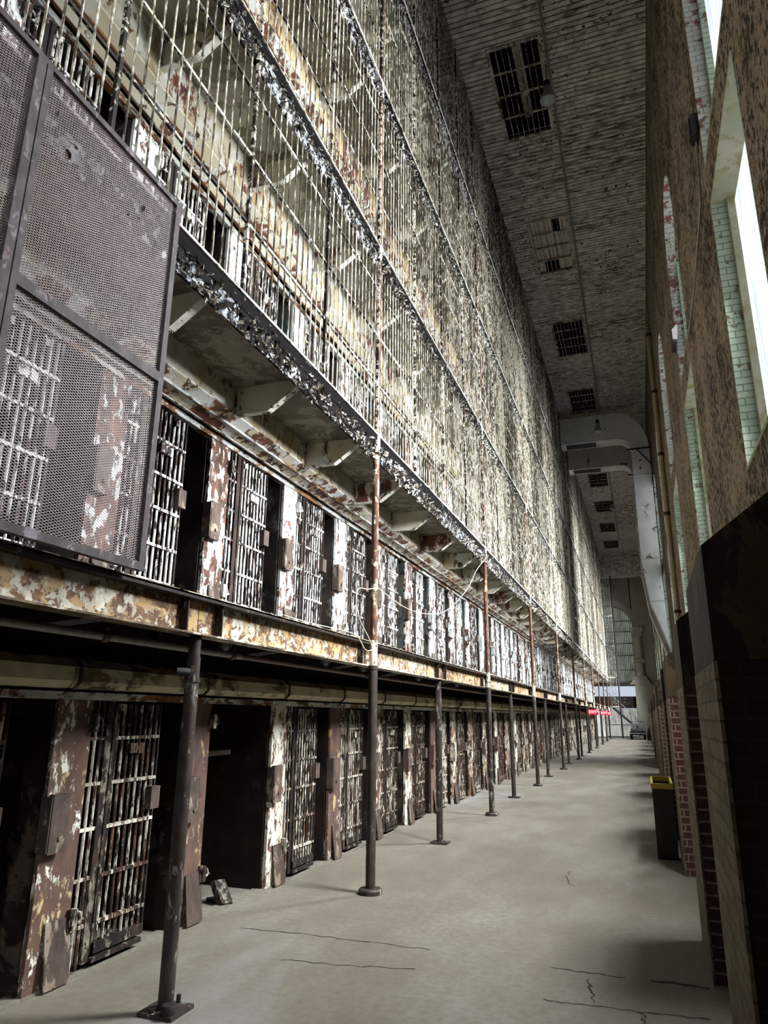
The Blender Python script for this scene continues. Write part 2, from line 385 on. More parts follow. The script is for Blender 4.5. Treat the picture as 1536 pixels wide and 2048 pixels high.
# ceiling hatches with bars
for i, (vy, L) in enumerate(VENTS):
    y0, y1 = vy-L/2, vy+L/2
    if not in_view((VX0+VX1)/2, y0, y1, ZC, ZC): continue
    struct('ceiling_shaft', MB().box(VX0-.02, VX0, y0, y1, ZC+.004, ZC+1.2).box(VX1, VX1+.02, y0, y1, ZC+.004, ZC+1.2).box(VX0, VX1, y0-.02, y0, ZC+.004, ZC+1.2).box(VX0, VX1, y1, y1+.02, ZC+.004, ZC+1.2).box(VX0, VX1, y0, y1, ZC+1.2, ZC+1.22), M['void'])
    lab = {13.02: 'barred ceiling hatch open to darkness, behind the bell-shaped lamp', 18.8: 'ceiling hatch with pale boards closed above its bars'}.get(vy, 'dark barred ceiling hatch, %s along the row from the pendant lamp' % nth(i))
    t = thing('barred_hatch', lab, 'ceiling hatch', (0, vy, ZC), 'barred hatches in the ceiling')
    f = MB(); h = L/2
    f.box(VX0-.07, VX0, -h-.07, h+.07, -.03, .03).box(VX1, VX1+.07, -h-.07, h+.07, -.03, .03).box(VX0, VX1, -h-.07, -h, -.03, .03).box(VX0, VX1, h, h+.07, -.03, .03)
    f.build('frame', M['boards'], t)
    for j in range(1, 4):
        MB().box(VX0, VX1, -h+L*j/4-.025, -h+L*j/4+.025, .0, .02).build('crossbar', M['flange'], t)
    for j in range(1, 8):
        x = VX0+(VX1-VX0)*j/8
        MB().tube([(x, -h, .02), (x, h, .02)], .01, 6).build('bar', M['cage'], t)
    if vy == 18.8:
        for j in range(5):
            x = VX0+(VX1-VX0)*j/5
            MB().box(x+.005, x+.195, -h+(.7 if j == 3 else .0), h-(.5 if j in (1, 2) else 0), .06, .08).build('board', M['wood'], t)
    if vy == 13.02:
        MB().box(VX0+.42, VX0+.62, -h, h, .5, .55).build('joist', M['boards'], t)

# right-hand wall with two rows of windows
DAY_UP, DAY_LOW, SPREAD = 290.0, 540.0, math.radians(126)
TILT_UP, TILT_LOW = math.radians(12), math.radians(28)
WP = 5.93; WY0, WY1 = 5.5, 7.6; ZS, ZL, ZU, ZSP = 4.1, 7.26, 7.8, 10.4
XO = 1.46
wr = MB(); YR0 = WY0-5*WP
yy = -20.0
for k in (-4, -3, -2, -1, 0, 1, 2, 3, 4, 5, 6, 7, 8, 9):
    a, b = WY0+k*WP, WY1+k*WP
    if yy < a: wr.box(XW, XO+.1, yy, a, 0, ZC+.1)
    wr.box(XW, XO+.1, a, b, 0, ZS); wr.box(XW, XO+.1, a, b, ZL, ZU)
    n = 12; cyy = (a+b)/2; r = (b-a)/2
    for j in range(n):
        t0, t1 = math.pi*j/n, math.pi*(j+1)/n
        ya, yb = cyy-r*math.cos(t0), cyy-r*math.cos(t1); za, zb = ZSP+r*math.sin(t0), ZSP+r*math.sin(t1)
        wr.prism([(ya, za), (yb, zb), (yb, ZC+.1), (ya, ZC+.1)], 'x', XW, XO+.1)
    yy = b
wr.box(XW, XO+.1, yy, YE, 0, ZC+.1)
WALLR = struct('wall_right', wr, M['brownwall'])
wi = 0
for k in (-4, -3, -2, -1, 0, 1, 2, 3, 4, 5, 6, 7, 8, 9):
    a, b = WY0+k*WP, WY1+k*WP; cyy = (a+b)/2; r = (b-a)/2
    for up in (0, 1):
        wi += 1
        w = thing('window_%d' % wi, None, None, (0, 0, 0)); w['kind'] = 'structure'
        z0 = ZU if up else ZS; z1 = ZSP if up else ZL
        mj = M['whitej'] if up else M['greenj']
        for jy, s in ((a, 1), (b, -1)):
            ya, yb = sorted((jy, jy+s*.03))
            tag(MB().box(XW-.004, 1.36, ya, yb, z0, z1).build('reveal', mj, w), kind='structure')
            ya, yb = sorted((jy+s*.0301, jy+s*.10))
            tag(MB().box(1.345, 1.42, ya, yb, z0, z1).build('frame', M['soffw'] if not up else M['greenj'], w), kind='structure')
        tag(MB().box(XW-.004, 1.43, a, b, z0-.04, z0).build('sill', M['soffw'], w), kind='structure')
        if up:
            arch = [(cyy-r*math.cos(math.pi*j/12), ZSP+r*math.sin(math.pi*j/12)) for j in range(13)]
            m = MB()
            for (ya, za), (yb, zb) in zip(arch, arch[1:]):
                m.prism([(ya, za), (yb, zb), (cyy+(yb-cyy)*.97, ZSP+(zb-ZSP)*.97), (cyy+(ya-cyy)*.97, ZSP+(za-ZSP)*.97)], 'x', XW-.004, 1.36)
            tag(m.build('reveal', mj, w), kind='structure')
            poly = [(a, z0), (b, z0)]+[(cyy-r*math.cos(math.pi*j/12), ZSP+r*math.sin(math.pi*j/12)) for j in range(12, -1, -1)]
            pm = MB().prism(poly, 'x', 1.43, 1.44)
        else:
            tag(MB().box(XW-.004, 1.43, a, b, z1-.03, z1).build('soffit', M['soffw'], w), kind='structure')
            pm = MB().box(1.43, 1.44, a, b, z0, z1)
        tag(pm.build('pane', M['pane'], w), kind='structure')
        zt_ = z1+.6 if up else z1
        nst = 0 if (k == -1 and not up) or k == 4 or k < -3 else 2
        for q in range(nst):   # daylight falling in and down through the frosted pane
            la = bpy.data.lights.new('daylight', 'AREA'); la.shape = 'RECTANGLE'; la.size = .75; la.size_y = b-a-.8; la.spread = SPREAD
            la.energy = (DAY_UP if up else DAY_LOW)/nst; la.color = (.95, .98, 1.0)
            lo = bpy.data.objects.new('daylight', la); C.objects.link(lo)
            lo.location = (1.26, cyy, z0+.85+(zt_-z0-1.75)*q/(nst-1)); lo.rotation_euler = (0, math.pi/2-(TILT_UP if up else TILT_LOW), 0)

# brick piers with sloped copings against the right wall
XP = .27
for k in range(0, 19):
    y0 = (3.1 if k % 2 == 0 else 5.6)+5.93*(k//2); y1 = y0+(1.15 if k % 2 == 0 else 1.0)
    if y1 > 60: break
    s = thing('brick_pier', None, None, (0, y0, 0)); s['kind'] = 'structure'
    L = y1-y0
    tag(MB().box(XP+.012, XW, 0, L, 0, 1.87).build('brickwork', M['shadebrick'] if k == 0 else M['brick'], s), kind='structure')
    tag(MB().prism([(XP+.004, 1.87), (XW, 1.87), (XW, 3.02), (XP+.004, 2.33)], 'y', -.004, L+.004).build('coping', M['coping'], s), kind='structure')
    tag(MB().box(XP, XP+.014, -.006, L+.006, 0, 1.865).build('face', M['pierface'], s), kind='structure')

# end wall with an arch and a doorway
AX, AZ, AR = -2.35, 8.9, 2.0
ew = MB()
ew.box(-6, AX-AR, YE, YE+.6, 0, ZC+.1); ew.box(-.42, 2.0, YE, YE+.6, 0, ZC+.1)
n = 16
for j in range(n):
    t0, t1 = math.pi*j/n, math.pi*(j+1)/n
    xa, xb = AX-AR*math.cos(t0), AX-AR*math.cos(t1); za, zb = AZ+AR*math.sin(t0), AZ+AR*math.sin(t1)
    ew.prism([(xa, za), (xb, zb), (xb, ZC+.1), (xa, ZC+.1)], 'y', YE, YE+.6)
struct('wall_end', ew, M['plaster'])
struct('wall_end_bulkhead', MB().box(-6, 1.3, YE-1.6, YE-.9, 13.1, ZC+.05), M['ceil'])
am = MB()
for j in range(n):
    t0, t1 = math.pi*j/n, math.pi*(j+1)/n
    am.prism([(AX-AR*math.cos(t0), AZ+AR*math.sin(t0)), (AX-AR*math.cos(t1), AZ+AR*math.sin(t1)), (AX-(AR+.55)*math.cos(t1), AZ+(AR+.55)*math.sin(t1)), (AX-(AR+.55)*math.cos(t0), AZ+(AR+.55)*math.sin(t0))], 'y', YE-.12, YE-.001)
struct('trim_1', am, M['plaster'])
pl = MB().box(-.62, .42, YE-.42, YE-.002, 8.55, 8.95).box(-.5, .3, YE-.36, YE-.002, 8.2, 8.55)
pl.lathe([(.42, 6.3), (.36, 6.4), (.36, 8.1), (.42, 8.2)], 20, (-.1, YE-.2, 0)); pl.box(-.55, .35, YE-.4, YE-.002, 6.0, 6.3)
pl.lathe([(.4, 4.9), (.36, 5.0), (.36, 5.95), (.4, 6.0)], 20, (-.1, YE-.2, 0)); pl.box(-.62, .42, YE-.45, YE-.002, 4.7, 4.9)
struct('trim_2', pl, M['plaster'])
struct('trim_3', MB().prism([(-.62, 4.7), (.42, 4.7), (.75, 4.25), (-.95, 4.25)], 'y', YE-.4, YE-.002).box(-.58, 1.15, YE-.35, YE-.002, 0, 4.25), M['plaster'])
struct('floor_landing', MB().box(-4.4, -.42, YE-.3, YE+3.5, 4.25, 4.42).box(-4.4, -.42, YE+.05, YE+.12, 2.4, 4.25-.95), M['stile'])
struct('window_far', MB().box(-5.4, 1.2, YE+4.0, YE+4.1, 4.5, 12), M['panefar'])
struct('door_far', MB().box(-4.2, -.6, YE+3.3, YE+3.35, 0, 2.35), M['panedoor'])
struct('door_1', MB().box(-4.2, -.6, YE+3.0, YE+3.05, 2.4, 3.3), M['downgrey'])
struct('wall_beyond', MB().box(-5.4, -5.3, YE+.6, YE+4.2, 0, 12).box(1.2, 1.3, YE+.6, YE+4.2, 0, 12).box(-5.4, 1.3, YE+.6, YE+4.2, 12, 12.1), M['plaster'])
gt = thing('barred_gate', 'tall grey barred grille filling the arch of the end wall', 'gate', (0, YE+.25, 4.42))
for j in range(28):
    x = -4.3+j*.14
    top = AZ+math.sqrt(max(0, AR*AR-(x-AX)**2))-4.42
    MB().tube([(x, 0, 0), (x, 0, top)], .026, 5).build('bar', M['downgrey'], gt)
for z in (.05, 1.0, 2.2, 3.2, 4.2, 5.1):
    MB().box(-4.35, -.45, -.015, .015, z, z+.09).build('crossbar', M['downgrey'], gt)
g2 = thing('barred_gate', 'lower barred gate with daylight behind, under the end wall landing', 'gate', (0, YE+.3, 0))
for j in range(26):
    x = -3.0+j*.1
    MB().tube([(x, 0, .02), (x, 0, 2.5)], .022, 5).build('bar', M['black'], g2)
for z in (.08, 1.0, 2.4):
    MB().box(-3.05, -.45, -.015, .015, z, z+.05).build('crossbar', M['black'], g2)
st = thing('steel_stair', 'dark steel stair climbing in front of the end wall gate', 'stair', (0, YE-1.3, 0))
MB().bar((-3.0, 0, 2.9), (-.35, 0, .5), .04, .16).build('stringer', M['black'], st); MB().bar((-3.0, .8, 2.9), (-.35, .8, .5), .04, .16).build('stringer', M['black'], st)
MB().tube([(-3.0, 0, 3.8), (-.4, 0, 1.4), (-.3, 0, .05)], .025, 6).build('handrail', M['grey'], st)
for j in range(12):
    MB().box(-.6-j*.2, -.4-j*.2, .02, .78, .66+j*.181, .69+j*.181).build('tread', M['black'], st)
struct('wall_back', MB().box(-6, 2, -20.2, -20, 0, ZC+.1), M['plaster'])
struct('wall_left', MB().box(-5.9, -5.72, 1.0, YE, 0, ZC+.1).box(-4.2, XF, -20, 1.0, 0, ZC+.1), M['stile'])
struct('wall_left_upper', MB().box(-5.9, XF-.1, 1.0, 62, ZC-.02, ZC+.02), M['void'])

# ------------------------------------------------------------------ cell fronts
def cell_front(name, near, mats, label, cat='cell front', group=None, door=True, H=1.735):
    t = thing(name, label, cat, (0, 0, 0), group)
    pm, bm = mats
    p = MB().box(-.03, 0, 0, .33, 0, H).build('steel_plate', pm, t)
    # lock housing on the near edge of the plate, kick plate flared at its foot
    lb = MB().box(-.03, .055, -.012, .012, .80, 1.13).box(.035, .06, .0, .15, .79, 1.14).box(-.001, .05, .02, .15, .79, .81).box(-.001, .05, .02, .15, 1.12, 1.14)
    lb.tube([(.06, .085, .88), (.072, .085, .88)], .018, 8)
    lb.build('lock_housing', M['rustp'] if near else pm, p)
    MB().prism([(.0005, .38), (.012, .38), (.06, .012), (.05, .012)], 'y', .11, .325).build('kick_plate', M['rustp'], p)
    if near:
        for z in (1.52, .30):
            hb = MB(); hb.box(-.005, .05, .30, .345, z, z+.12); hb.tube([(.03, .345, z+.1), (.03, .385, z+.09), (.035, .40, z+.05), (.03, .375, z+.03), (.03, .43, z+.045)], .008, 6)
            hb.build('hinge_bracket', bm, p)
    if not door: return t
    zs = [.28, .57, .88, 1.17, 1.47]
    for z in zs: MB().box(-.026, -.006, .335, .485, z-.01, z+.012).build('tie_bar', bm, t)
    fg = t
    def barm(y, z0, z1): return MB().tube([(-.016, y, z0), (-.016, y, z1)], .0115, 6)
    if near:
        for y in (.39, .45): barm(y, .03, H).build('fixed_bar', bm, fg)
    else:
        m = MB()
        for y in (.39, .45): m.tube([(-.016, y, .03), (-.016, y, H)], .0115, 5)
        m.build('fixed_bars', bm, fg)
    MB().box(-.07, -.005, .49, .55, .05, H).build('stile', M['stile'], t)
    d = MB().box(-.045, .004, .555, .585, .09, H-.02).box(-.045, .0, 1.085, 1.10, .10, H-.02).box(-.045, .004, .555, 1.10, .09, .16).box(-.05, .02, .56, 1.07, .045, .075)
    dr = d.build('barred_door', M['stile'] if near else bm, t)
    for z in zs:
        MB().box(-.03, .004, .575, 1.095, z-.011, z+.012).build('crossbar', bm, dr) if near else None
    ys = [.615+i*.0635 for i in range(8)]
    if near:
        for y in ys: barm(y, .16, H-.03).build('bar', bm, dr)
        MB().box(-.02, .02, .74, .82, 1.36, 1.43).box(-.02, .02, .835, .90, 1.355, 1.43).box(.012, .018, .81, .84, 1.38, 1.41).build('number_holder', bm, dr)
        MB().box(-.03, .05, .995, 1.098, .95, 1.11).build('lock_box', M['rustp'], dr)
        MB().box(-.02, .012, .60, .66, 1.66, 1.71).build('door_hanger', bm, dr); MB().box(-.02, .012, .92, .96, 1.66, 1.71).build('door_hanger', bm, dr)
    else:
        m = MB()
        for y in ys: m.tube([(-.016, y, .16), (-.016, y, H-.03)], .0115, 5)
        for z in zs: m.box(-.03, .004, .575, 1.095, z-.011, z+.012)
        m.build('bars', bm, dr)
        MB().box(-.03, .05, .995, 1.098, .95, 1.11).build('lock_box', M['rustp'], dr)
    return t
T1M, T2M = (M['plate'], M['bar']), (M['plate2'], M['bar2'])
SPEC1 = {-1: 'ground-floor cell front cut by the picture edge, before the first rusty plate',
         0: 'ground-floor cell front with yellowed brown plate and closed barred door by the first post',
         1: 'ground-floor cell plate without a door, its doorway fully open on dark steel wall'}
SPEC2 = {-1: 'second-tier cell front with barred door seen only through the mesh screen',
         0: 'second-tier cell front half behind the mesh screen edge, white flaking bars',
         1: 'second-tier cell front with broad white flaking plate and brown lock, right after the screen'}
protos = {}
for tier in range(6):
    kmax = KMAX if tier < 2 else 15
    mats = T1M if tier == 0 else T2M
    H = 1.735 if tier == 0 else 1.77
    grp = 'barred cell fronts on the %s' % ('ground floor' if tier == 0 else nth(tier+1)+' tier')
    for k in range(-2, kmax):
        s = S0+PITCHY*k; z = TIER[tier]
        if not in_view(XF, s, s+PITCHY, z, z+H, 10): continue
        near = (tier < 2 and k <= 5) or (tier == 2 and k <= 2)
        key = (tier == 0, near, not (tier == 0 and k == 1))
        tn = 'ground-floor' if tier == 0 else nth(tier+1)+'-tier'
        lab = (SPEC1 if tier == 0 else SPEC2 if tier == 1 else {}).get(k)
        if not lab:
            lab = '%s cell front of rusty plate and flaking bars, %s along from the first post' % (tn, nth(k+1)) if k >= 0 else '%s cell front at the near end, just before the first post' % tn if k == -1 else '%s cell front at the very start of the row' % tn
        if key not in protos:
            o = cell_front('cell_front', near, mats, lab, group=grp, door=key[2], H=H)
            o.location = (XF, s, z); protos[key] = (o, tree(o))
        else:
            o = dup(protos[key][1], protos[key][0], (XF, s, z), lab); o['group'] = grp
        if tier == 0 and k != 1:     # each plate has weathered differently
            for c in o.children:
                if c.name.startswith('steel_plate'):
                    c.material_slots[0].link = 'OBJECT'
                    c.material_slots[0].material = M['plate0'] if k == 0 else M['platew'] if k % 3 else M['plate']
# partitions and cell interiors
for tier in range(6):
    z0 = TIER[tier]; z1 = (TIER[tier+1]-.03) if tier < 5 else ZC
    for k in range(-1, KMAX+1):
        s = S0+PITCHY*k
        if tier > 1 and k > 15: break
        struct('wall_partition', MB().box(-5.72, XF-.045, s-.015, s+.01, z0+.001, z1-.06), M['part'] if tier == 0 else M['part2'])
# lintels, housings, walls over the fronts, decks
ti = 10
for tier in range(6):
    z = TIER[tier]; H = 1.735 if tier == 0 else 1.77
    zn = TIER[tier+1] if tier < 5 else ZC
    struct('trim_%d' % ti, MB().box(XF-.05, XF+.012, 1.0, 61.5, z+H-.005, z+H+.045), M['lintel']); ti += 1
    if tier == 0:
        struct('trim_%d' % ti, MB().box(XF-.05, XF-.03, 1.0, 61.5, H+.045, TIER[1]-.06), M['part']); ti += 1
        pr = None
        for k in range(-2, KMAX):
            s = S0+PITCHY*k-.1
            if not in_view(XF, s, s+PITCHY, 1.8, 2.0): continue
            lab = 'cream sheet-steel door track housing over the ground-floor cells, %s length along' % nth(k+3)
            if pr is None:
                pr = thing('door_track_housing', lab, 'door track housing', (XF, s, 0), 'track housings over the ground-floor cells')
                MB().prism([(-.02, 1.80), (.16, 1.80), (.20, 1.84), (.20, 1.93), (.14, 1.985), (-.02, 1.985)], 'y', .0, PITCHY-.012).build('casing', M['hous'], pr)
                MB().prism([(-.02, 1.79), (.165, 1.79), (.21, 1.835), (.21, 1.935), (.145, 1.995), (-.02, 1.995)], 'y', .03, .055).build('strap', M['stile'], pr)
                trp = tree(pr)
            else: dup(trp, pr, (XF, s, 0), lab)
    else:
        zt = z+H+.045
        struct('trim_%d' % ti, MB().prism([(XF-.03, zt), (XF+.05, zt), (XF+.30, zt+.10), (XF+.30, zt+.115), (XF-.03, zt+.115)], 'y', 1.0, 61.5), M['cream']); ti += 1
        struct('trim_%d' % ti, MB().box(XF+.02, XF+.075, 1.0, 61.5, zt+.0, zt+.022).box(XF+.17, XF+.2, 1.0, 61.5, zt+.035, zt+.07), M['lintel']); ti += 1
        struct('wall_over_cells', MB().box(XF-.05, XF+.298, 1.0, 61.5, zt+.115, zn-.15), M['wallup'])
    if tier < 5:
        if tier == 0:
            struct('floor_gallery', MB().box(-5.7, -2.64, 1.0, 61.5, zn-.03, zn), M['stile'])
        else:
            struct('floor_gallery', MB().box(-5.7, -2.64, 1.0, 61.5, zn-.15, zn-.03), M['soffit'])

# brackets under the upper galleries
pr = None
for tier in range(1, 5):
    zt = TIER[tier+1]-.15
    for k in range(-1, 37 if tier == 1 else 13):
        s = S0+PITCHY*k-.1
        if not in_view(-3.0, s, s+.1, zt-.3, zt): continue
        lab = 'cream flaking steel bracket under the %s-tier gallery, %s along' % (nth(tier+2), nth(k+2))
        if pr is None:
            pr = thing('gallery_bracket', lab, 'bracket', (0, s, zt), 'gusset brackets under the galleries')
            MB().prism([(-3.33, -.001), (-2.67, -.001), (-2.67, -.06), (-2.97, -.27), (-3.33, -.27)], 'y', -.006, .006).build('gusset', M['cream'], pr)
            MB().bar((-2.67, 0, -.065), (-2.965, 0, -.272), .07, .012, (.6, 0, -.8)).box(-3.33, -2.97, -.03, .03, -.285, -.272).build('flange', M['edge'], pr)
            MB().box(-3.33, -3.318, -.03, .03, -.272, 0).box(-3.33, -2.67, .006, .03, -.014, -.002).build('angle', M['lintel'], pr)
            trb = tree(pr)
        else:
            o = dup(trb, pr, (0, s, zt), lab)

# gallery edge beams with hanging flakes
BAY = 2.965
def flakes_mesh(n, L, z0, z1, smin, smax, x=.0):
    m = MB()
    for i in range(n):
        flake(m, (x+random.uniform(-.01, .03), random.uniform(0, L), random.uniform(z0, z1)), random.uniform(smin, smax), (.7, 0, -.5))
    return m
fl_me = [flakes_mesh(420, BAY, -.33, -.10, .008, .034).mesh('flakes', M['flake']) for i in range(3)]
eb = None; bi = 0
for tier in range(2, 6):
    for j in range(-1, 20):
        y0 = 4.05+BAY*j
        if not in_view(XC, y0, y0+BAY, TIER[tier]-.3, TIER[tier]): continue
        lab = 'dark flaking edge beam of the %s-tier gallery, %s length from the near end' % (nth(tier+1), nth(j+2))
        if eb is None:
            eb = thing('gallery_edge_beam', lab, 'edge beam', (XC, y0, TIER[tier]), 'edge beams of the upper galleries')
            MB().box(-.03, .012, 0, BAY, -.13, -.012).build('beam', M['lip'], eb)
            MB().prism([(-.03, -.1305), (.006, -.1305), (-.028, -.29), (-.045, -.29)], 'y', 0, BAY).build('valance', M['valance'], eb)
            MB().box(-.035, .024, 0, BAY, -.012, .008).build('top_edge', M['edge'], eb)
            o = bpy.data.objects.new('paint_flakes', fl_me[0]); C.objects.link(o); o.parent = eb; o['kind'] = 'stuff'
            tre = tree(eb)
        else:
            o = dup(tre, eb, (XC, y0, TIER[tier]), lab)
            for c in o.children:
                if c.name.startswith('paint_flakes'): c.data = fl_me[bi % 3]
        bi += 1

# ------------------------------------------------------------------ barred cage
pan = {}
NB = 14
for tier in range(2, 6):
    z0 = TIER[tier]+.008; h = (TIER[tier+1]-.3 if tier < 5 else ZC)-z0
    full = (TIER[tier+1] if tier < 5 else ZC)-TIER[tier]
    for j in range(-2, 39):
        y0 = 4.05+PITCHY*j
        if not in_view(XC, y0, y0+PITCHY, z0, z0+h, 0): continue
        near = j <= 5
        lab = 'flaking barred cage panel of the %s tier, %s bay from the near end' % (nth(tier+1), nth(j+3))
        grp = 'barred cage panels of the %s tier' % nth(tier+1)
        key = (tier, near)
        if key not in pan:
            t = thing('cage_panel', lab, 'cage panel', (XC, y0, z0), grp)
            MB().box(-.012, .018, -.014, .014, 0, h+.12).build('upright', M['flat'], t)
            for q in (1, 2, 3):
                zz = full*q/4
                MB().box(-.012, .008, .0142, PITCHY-.0142, zz-.012, zz+.012).build('rail', M['flat'], t)
            if near:
                for b in range(1, NB):
                    y = PITCHY*b/NB
                    MB().tube([(.004, y, 0), (.004, y, h)], .0075, 6).build('bar', M['cage'], t)
            else:
                m = MB()
                for b in range(1, NB):
                    y = PITCHY*b/NB
                    m.tube([(.004, y, 0), (.004, y, h)], .0085, 5)
                m.build('bars', M['cage'], t)
            pan[key] = (t, tree(t))
        else:
            o = dup(pan[key][1], pan[key][0], (XC, y0, z0), lab); o['group'] = grp

# ------------------------------------------------------------------ girders and columns
YC = [4.0, 7.05, 10.0, 13.01, 15.93, 18.8, 21.75, 24.86, 27.77, 30.7, 33.6, 36.5, 39.4, 42.3, 45.3, 48.1, 51.0, 53.8, 56.7, 59.6]
GX0, GX1, GZ0, GZ1 = -2.80, -2.66, 2.135, 2.384
ys = [1.0]+YC
for i, (a, b) in enumerate(zip(ys, ys[1:])):
    if not in_view(-2.66, a, b, GZ0, GZ1): continue
    L = b-a
    lab = 'peeling gallery girder over the ground floor, %s length from the near end' % nth(i+1)
    t = thing('gallery_girder', lab, 'girder', (0, a, 0), 'girders carrying the second-tier gallery')
    MB().box(-2.735, -2.725, .004, L-.004, GZ0+.012, GZ1-.012).build('web', M['girder'], t)
    MB().box(GX0, GX1, .002, L-.002, GZ0, GZ0+.012).build('bottom_flange', M['flange'], t)
    MB().box(GX0, GX1+.02, .002, L-.002, GZ1-.012, GZ1+.006).build('top_flange', M['flange'], t)
    for y in (.2, L-.2):
        MB().box(-2.725, -2.665, y-.006, y+.006, GZ0+.012, GZ1-.012).build('stiffener', M['stile'], t)
    fo = MB()
    for q in range(int(22*L)):
        flake(fo, (GX1+.015+random.uniform(-.05, .0), random.uniform(.05, L-.05), GZ1+.006), random.uniform(.01, .03), (.3, 0, .6))
    o = fo.build('paint_flakes', M['flake'], t); o['kind'] = 'stuff'
for i, y in enumerate(YC):
    tall = i % 2 == 1
    n = nth(i+1)
    if tall:
        lab = 'tall rusty steel column with round foot, %s post along the galleries' % n
        x = -2.625
        t = thing('steel_column', lab, 'column', (x, y, 0), 'tall round columns of the cage')
        MB().lathe([(.115, 0), (.115, .035), (.10, .05)], 24).build('base_flange', M['col'], t, True)
        MB().tube([(0, 0, .05), (0, 0, 2.10)], .047, 16).build('lower_pipe', M['col'], t, True)
        MB().tube([(0, 0, 2.10), (0, 0, 2.14)], .053, 16).build('coupling', M['col'], t, True)
        MB().tube([(0, 0, 2.14), (0, 0, 2.40)], .043, 16).build('white_sleeve', M['collar'], t, True)
        MB().tube([(0, 0, 2.40), (.004, 0, 4.5)], .038, 16).build('shaft', M['colup'], t, True)
        for q, z in enumerate(TIER[2:]):
            MB().tube([(.004, 0, z-.21), (.004, 0, z+.02)], .043, 16).build('collar', M['collar'], t, True)
            MB().tube([(.004, 0, z+.02), (.004, 0, (TIER+[ZC+.21])[q+3]-.21)], .036, 16).build('shaft', M['colup'], t, True)
    else:
        lab = 'short dark steel post with square foot under the girder, %s post along the galleries' % n
        x = -2.735
        t = thing('steel_column', lab, 'column', (x, y, 0), 'short posts under the gallery girder')
        MB().box(-.11, .12, -.11, .11, 0, .022).build('base_plate', M['col'], t)
        MB().tube([(0, 0, .022), (0, 0, 2.0)], .045, 16).build('pipe', M['col'], t, True)
        MB().tube([(0, 0, 2.0), (0, 0, GZ0-.001)], .04, 16).build('head', M['col'], t, True)
        if i == 0:
            t['label'] = 'nearest short rusty post with square foot and bolt, under the girder'
            MB().lathe([(.042, .022), (.042, .06), (.036, .07)], 16, (.07, -.07, 0)).build('foot_socket', M['black'], t, True)
            MB().lathe([(.014, .06), (.014, .1)], 6, (.085, .0, 0)).lathe([(.016, .022), (.016, .04)], 6, (-.03, -.085, 0)).build('bolt', M['black'], t)
            MB().tube([(0, -.04, 1.9), (-.03, -.085, 1.9), (-.05, -.1, 1.9)], .028, 10).build('pipe_stub', M['black'], t, True)
            MB().tube([(0, 0, 1.84), (0, 0, 1.87)], .05, 16).build('clamp', M['col'], t, True)
        elif i == 2:
            t['label'] = 'short dark post with square foot between the first two tall columns'

# ------------------------------------------------------------------ things under the gallery
pp = thing('service_pipe', 'long grey and brown pipe running under the second-tier gallery', 'pipe', (-2.93, 0, 2.075))
MB().tube([(0, 1.2, 0), (0, 4.9, 0)], .024, 12).build('pipe_run', M['pipe'], pp, True)
MB().tube([(0, 4.9, 0), (0, 60, 0)], .022, 12).build('pipe_run', M['piper'], pp, True)
for y in (2.6, 5.9, 8.9, 11.9, 14.9):
    MB().tube([(0, y, -.03), (.03, y, 0), (.0, y, .034), (-.03, y, 0), (0, y, -.03)], .005, 6).tube([(0, y, .03), (0, y, .27)], .005, 6).build('hanger', M['grey'], pp)
for y in (3.35, 4.75, 7.6):
    MB().tube([(0, y, 0), (0, y+.05, 0)], .034, 10).tube([(0, y+.02, 0), (.02, y+.02, .05)], .012, 8).build('coupling', M['redplate'], pp)
for i, (x, y) in enumerate([(-3.35, 5.35), (-3.3, 7.35), (-3.3, 8.5), (-3.3, 10.9), (-3.3, 13.4)]):
    t = thing('caged_lamp', 'small wire-caged bulkhead lamp under the second-tier gallery, %s along' % nth(i+1), 'lamp', (x, y, 2.353), 'caged lamps under the gallery')
    MB().box(-.05, .05, -.05, .05, -.06, 0).build('base', M['black'], t)
    MB().lathe([(.028, -.06), (.034, -.12), (.026, -.17), (.005, -.185)], 12).build('bulb', M['lens'], t, True)
    w = MB()
    for a in range(4):
        c, s_ = math.cos(a*math.pi/4)*.055, math.sin(a*math.pi/4)*.055
        w.tube([(c, s_, -.06), (c, s_, -.15), (0, 0, -.215), (-c, -s_, -.15), (-c, -s_, -.06)], .0025, 5)
    for z in (-.1, -.15): w.tube([(.055*math.cos(q*.524), .055*math.sin(q*.524), z) for q in range(13)], .0025, 5)
    w.build('guard', M['grey'], t)
for i, y in enumerate((3.6, 6.0, 7.9, 9.6, 12.4)):
    tag(MB().bar((-3.45, y-.25, 2.14), (-2.83, y+.25, 2.29), .02, .03).build('diagonal_brace', M['pipe']), 'thin diagonal steel brace under the second-tier gallery, %s along' % nth(i+1), 'brace', 'diagonal braces under the gallery')

